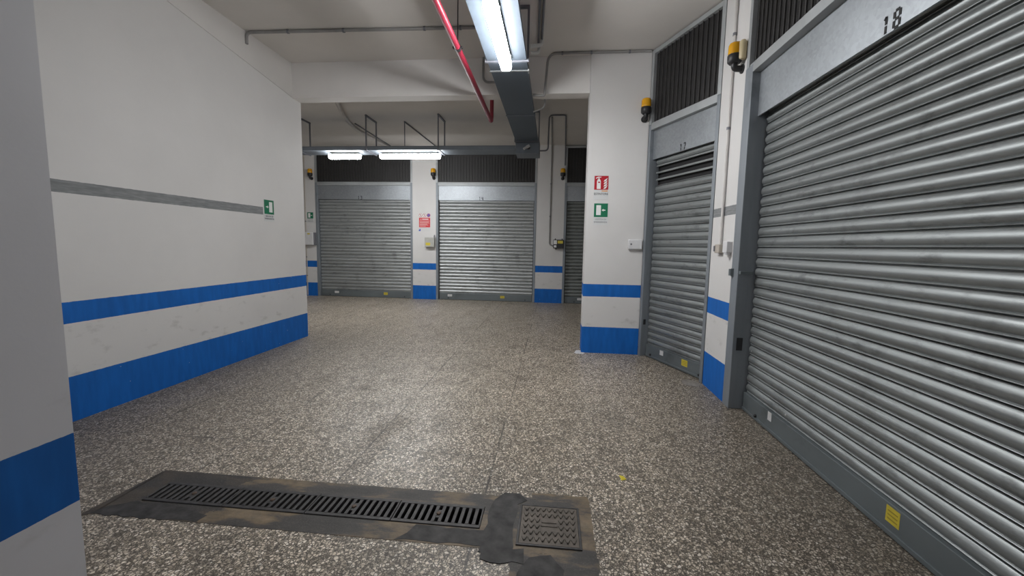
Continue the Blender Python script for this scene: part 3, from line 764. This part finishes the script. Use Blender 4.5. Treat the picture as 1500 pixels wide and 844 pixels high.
sr.prism(ragged([(-.08, 2.25), (.24, 2.25), (.235, 2.315), (-.08, 2.31)], .008, seed=5), 'z', -.03, .0018)
trim = sr.build('trim_1', m_conc, kind='structure')
trim['label'] = 'stained concrete surround of the drain'
for i, (pts, mm, z) in enumerate((([(-.315, 1.80), (-.155, 1.80), (-.16, 2.19), (-.10, 2.24), (-.15, 2.285), (-.24, 2.29), (-.30, 2.22)], m_mortar, .0034),
                                  ([(-.74, 1.845), (-.30, 1.845), (-.30, 1.95), (-.66, 1.955)], m_mortar, .0029),
                                  ([(-.30, 1.755), (-.10, 1.755), (-.10, 1.845), (-.30, 1.845)], m_mortar, .0039),
                                  ([(-.11, 1.60), (.07, 1.60), (.09, 1.74), (.03, 1.82), (-.07, 1.80), (-.12, 1.70)], m_mortar, .0029),
                                  ([(-2.40, 1.83), (-1.80, 1.84), (-1.78, 1.90), (-2.0, 1.955), (-2.26, 1.955), (-2.38, 1.9)], m_mortar, .0024))):
    MB().prism(ragged(pts, .010, seed=20 + i), 'z', 0, z).build('mortar_patch', mm, trim, kind='structure')
ch = MB().box(DR[0] - .02, DR[1] + .02, DR[2] - .02, DR[3] + .02, -.17, -.15)
ch.box(DR[0] - .02, DR[0], DR[2], DR[3], -.15, -.03).box(DR[1], DR[1] + .02, DR[2], DR[3], -.15, -.03).box(DR[0], DR[1], DR[2] - .02, DR[2], -.15, -.03).box(DR[0], DR[1], DR[3], DR[3] + .02, -.15, -.03)
ch.build('trim_2', m_dark, kind='structure')
# grates
GL = (DR[1] - DR[0]) / 4
def make_grate():
    t = thing('drain_grate', '', 'drain grate', (0, 0, 0), 0, 'cast iron grates of the drain channel')
    g = MB(); L = GL - .003; D = DR[3] - DR[2] - .006
    z0, z1 = -.018, .006
    g.box(0, L, 0, .022, z0, z1).box(0, L, D - .022, D, z0, z1)
    n = 13; p = L / n
    g.box(0, .010, .022, D - .022, z0, z1).box(L - .010, L, .022, D - .022, z0, z1)
    for i in range(1, n): g.box(i * p - .0095, i * p + .0095, .022, D - .022, z0, z1)
    for i in range(n):      # rounded slot ends
        for yy, s in ((.022, 1), (D - .022, -1)):
            xa, xb = i * p + .0095, (i + 1) * p - .0095
            g.prism([(xa, yy), (xa + .005, yy), (xa, yy + s * .008)], 'z', z0, z1 - .0003); g.prism([(xb, yy), (xb - .005, yy), (xb, yy + s * .008)], 'z', z0, z1 - .0003)
    cx = 6.5 * p
    g.box(6 * p, 7 * p, D * .32, D * .68, z0, z1 - .002)
    g.build('grating', m_cast, t, .0015, 1)
    MB().lathe([(.013, 0), (.013, .004), (.007, .006)], (cx, D / 2, z1 - .002), 12).build('bolt', plain('rusty_bolt', (.10, .065, .045), .6, .3, .3, 60), t)
    return t
g0 = make_grate()
gl = ['cast iron drain grate next to the dark mortar patch by the square cover', 'cast iron drain grate second from the square cover', 'cast iron drain grate second from the wall corner end', 'cast iron drain grate at the darkest end, farthest from the square cover']
for i in range(4):
    o = g0 if i == 0 else copy_tree(g0)
    o.location = (DR[1] - (i + 1) * GL + .0015, DR[2] + .003, .0); o['label'] = gl[i]
# square inspection cover
t = thing('manhole_cover', 'square cast iron inspection cover with rows of chevrons', 'manhole cover', (-.142, 1.872, 0))
S = .322
MB().box(0, S, 0, .012, 0, .0078).box(0, S, S - .012, S, 0, .0078).box(0, .012, .012, S - .012, 0, .0078).box(S - .012, S, .012, S - .012, 0, .0078).build('cover_frame', m_cast, t, .001, 1)
pl = MB().box(.014, S - .014, .014, S - .014, 0, .0068)
for r in range(6):
    for c in range(9):
        x = .038 + c * .0307; y = .045 + r * .0465
        if 3 <= c <= 5 and r in (2, 3): continue
        s = -1
        pl.bar((x - .0105, y + .016, .0085), (x, y - .013, .0085), .0065, .007).bar((x + .0105, y + .016, .0085), (x, y - .013, .0085), .0065, .007)
for a, b, c, d in ((.118, .204, .145, .149), (.118, .204, .173, .177), (.118, .122, .145, .177), (.200, .204, .145, .177)):
    pl.box(a, b, c, d, .0066, .0098)
pl.build('cover_plate', m_cover, t)
MB().prism(ragged([(.35, 5.60), (.44, 5.60), (.46, 5.655), (.445, 5.78), (.36, 5.78), (.33, 5.70)], .02, seed=9), 'z', 0, .002).build('paint_splash', m_splash, floor, kind='structure')
MB().prism(ragged([(1.43, 4.48), (1.56, 4.42), (1.62, 4.50), (1.60, 4.62), (1.52, 4.66), (1.44, 4.60)], .012, seed=11), 'z', 0, .002).build('mortar_patch', m_mortar_l, floor, kind='structure')
t = tag(MB().add([(0, 0, .001), (.022, .004, .006), (.014, .032, .003), (-.006, .028, .009), (.006, .016, .012)], [(0, 1, 4), (1, 2, 4), (2, 3, 4), (3, 0, 4)]).build('paper_scrap', m_scrap), 'tiny bright yellow scrap lying on the open floor', 'scrap')
t.location = (.465, 2.515, 0); t.scale = (1.5, 1.5, 1.3)

# ------------------------------------------------------------------ world, camera, view
w = bpy.data.worlds.new('World'); sc.world = w; w.use_nodes = True
w.node_tree.nodes['Background'].inputs[0].default_value = (.5, .55, .6, 1)
w.node_tree.nodes['Background'].inputs[1].default_value = .0
cam = bpy.data.cameras.new('Camera'); co = bpy.data.objects.new('Camera', cam); C.objects.link(co)
F, yaw, pitch, roll = 607.23, .0966279, .1017547, .0180839
f = Vector((-math.sin(yaw) * math.cos(pitch), math.cos(yaw) * math.cos(pitch), -math.sin(pitch)))
r = Vector((math.cos(yaw), math.sin(yaw), 0)); u = r.cross(f)
c_, s_ = math.cos(roll), math.sin(roll)
r2 = c_ * r + s_ * u; u2 = -s_ * r + c_ * u
Mx = Matrix((r2, u2, -f)).transposed().to_4x4(); Mx.translation = (0, 0, 1.45)
co.matrix_world = Mx
cam.sensor_width = 36; cam.lens = F / 1500 * 36; cam.clip_start = .05
sc.camera = co
vs_ = sc.view_settings
vs_.view_transform = 'Standard'; vs_.look = 'None'; vs_.gamma = 1; vs_.use_curve_mapping = False
vs_.exposure = .22
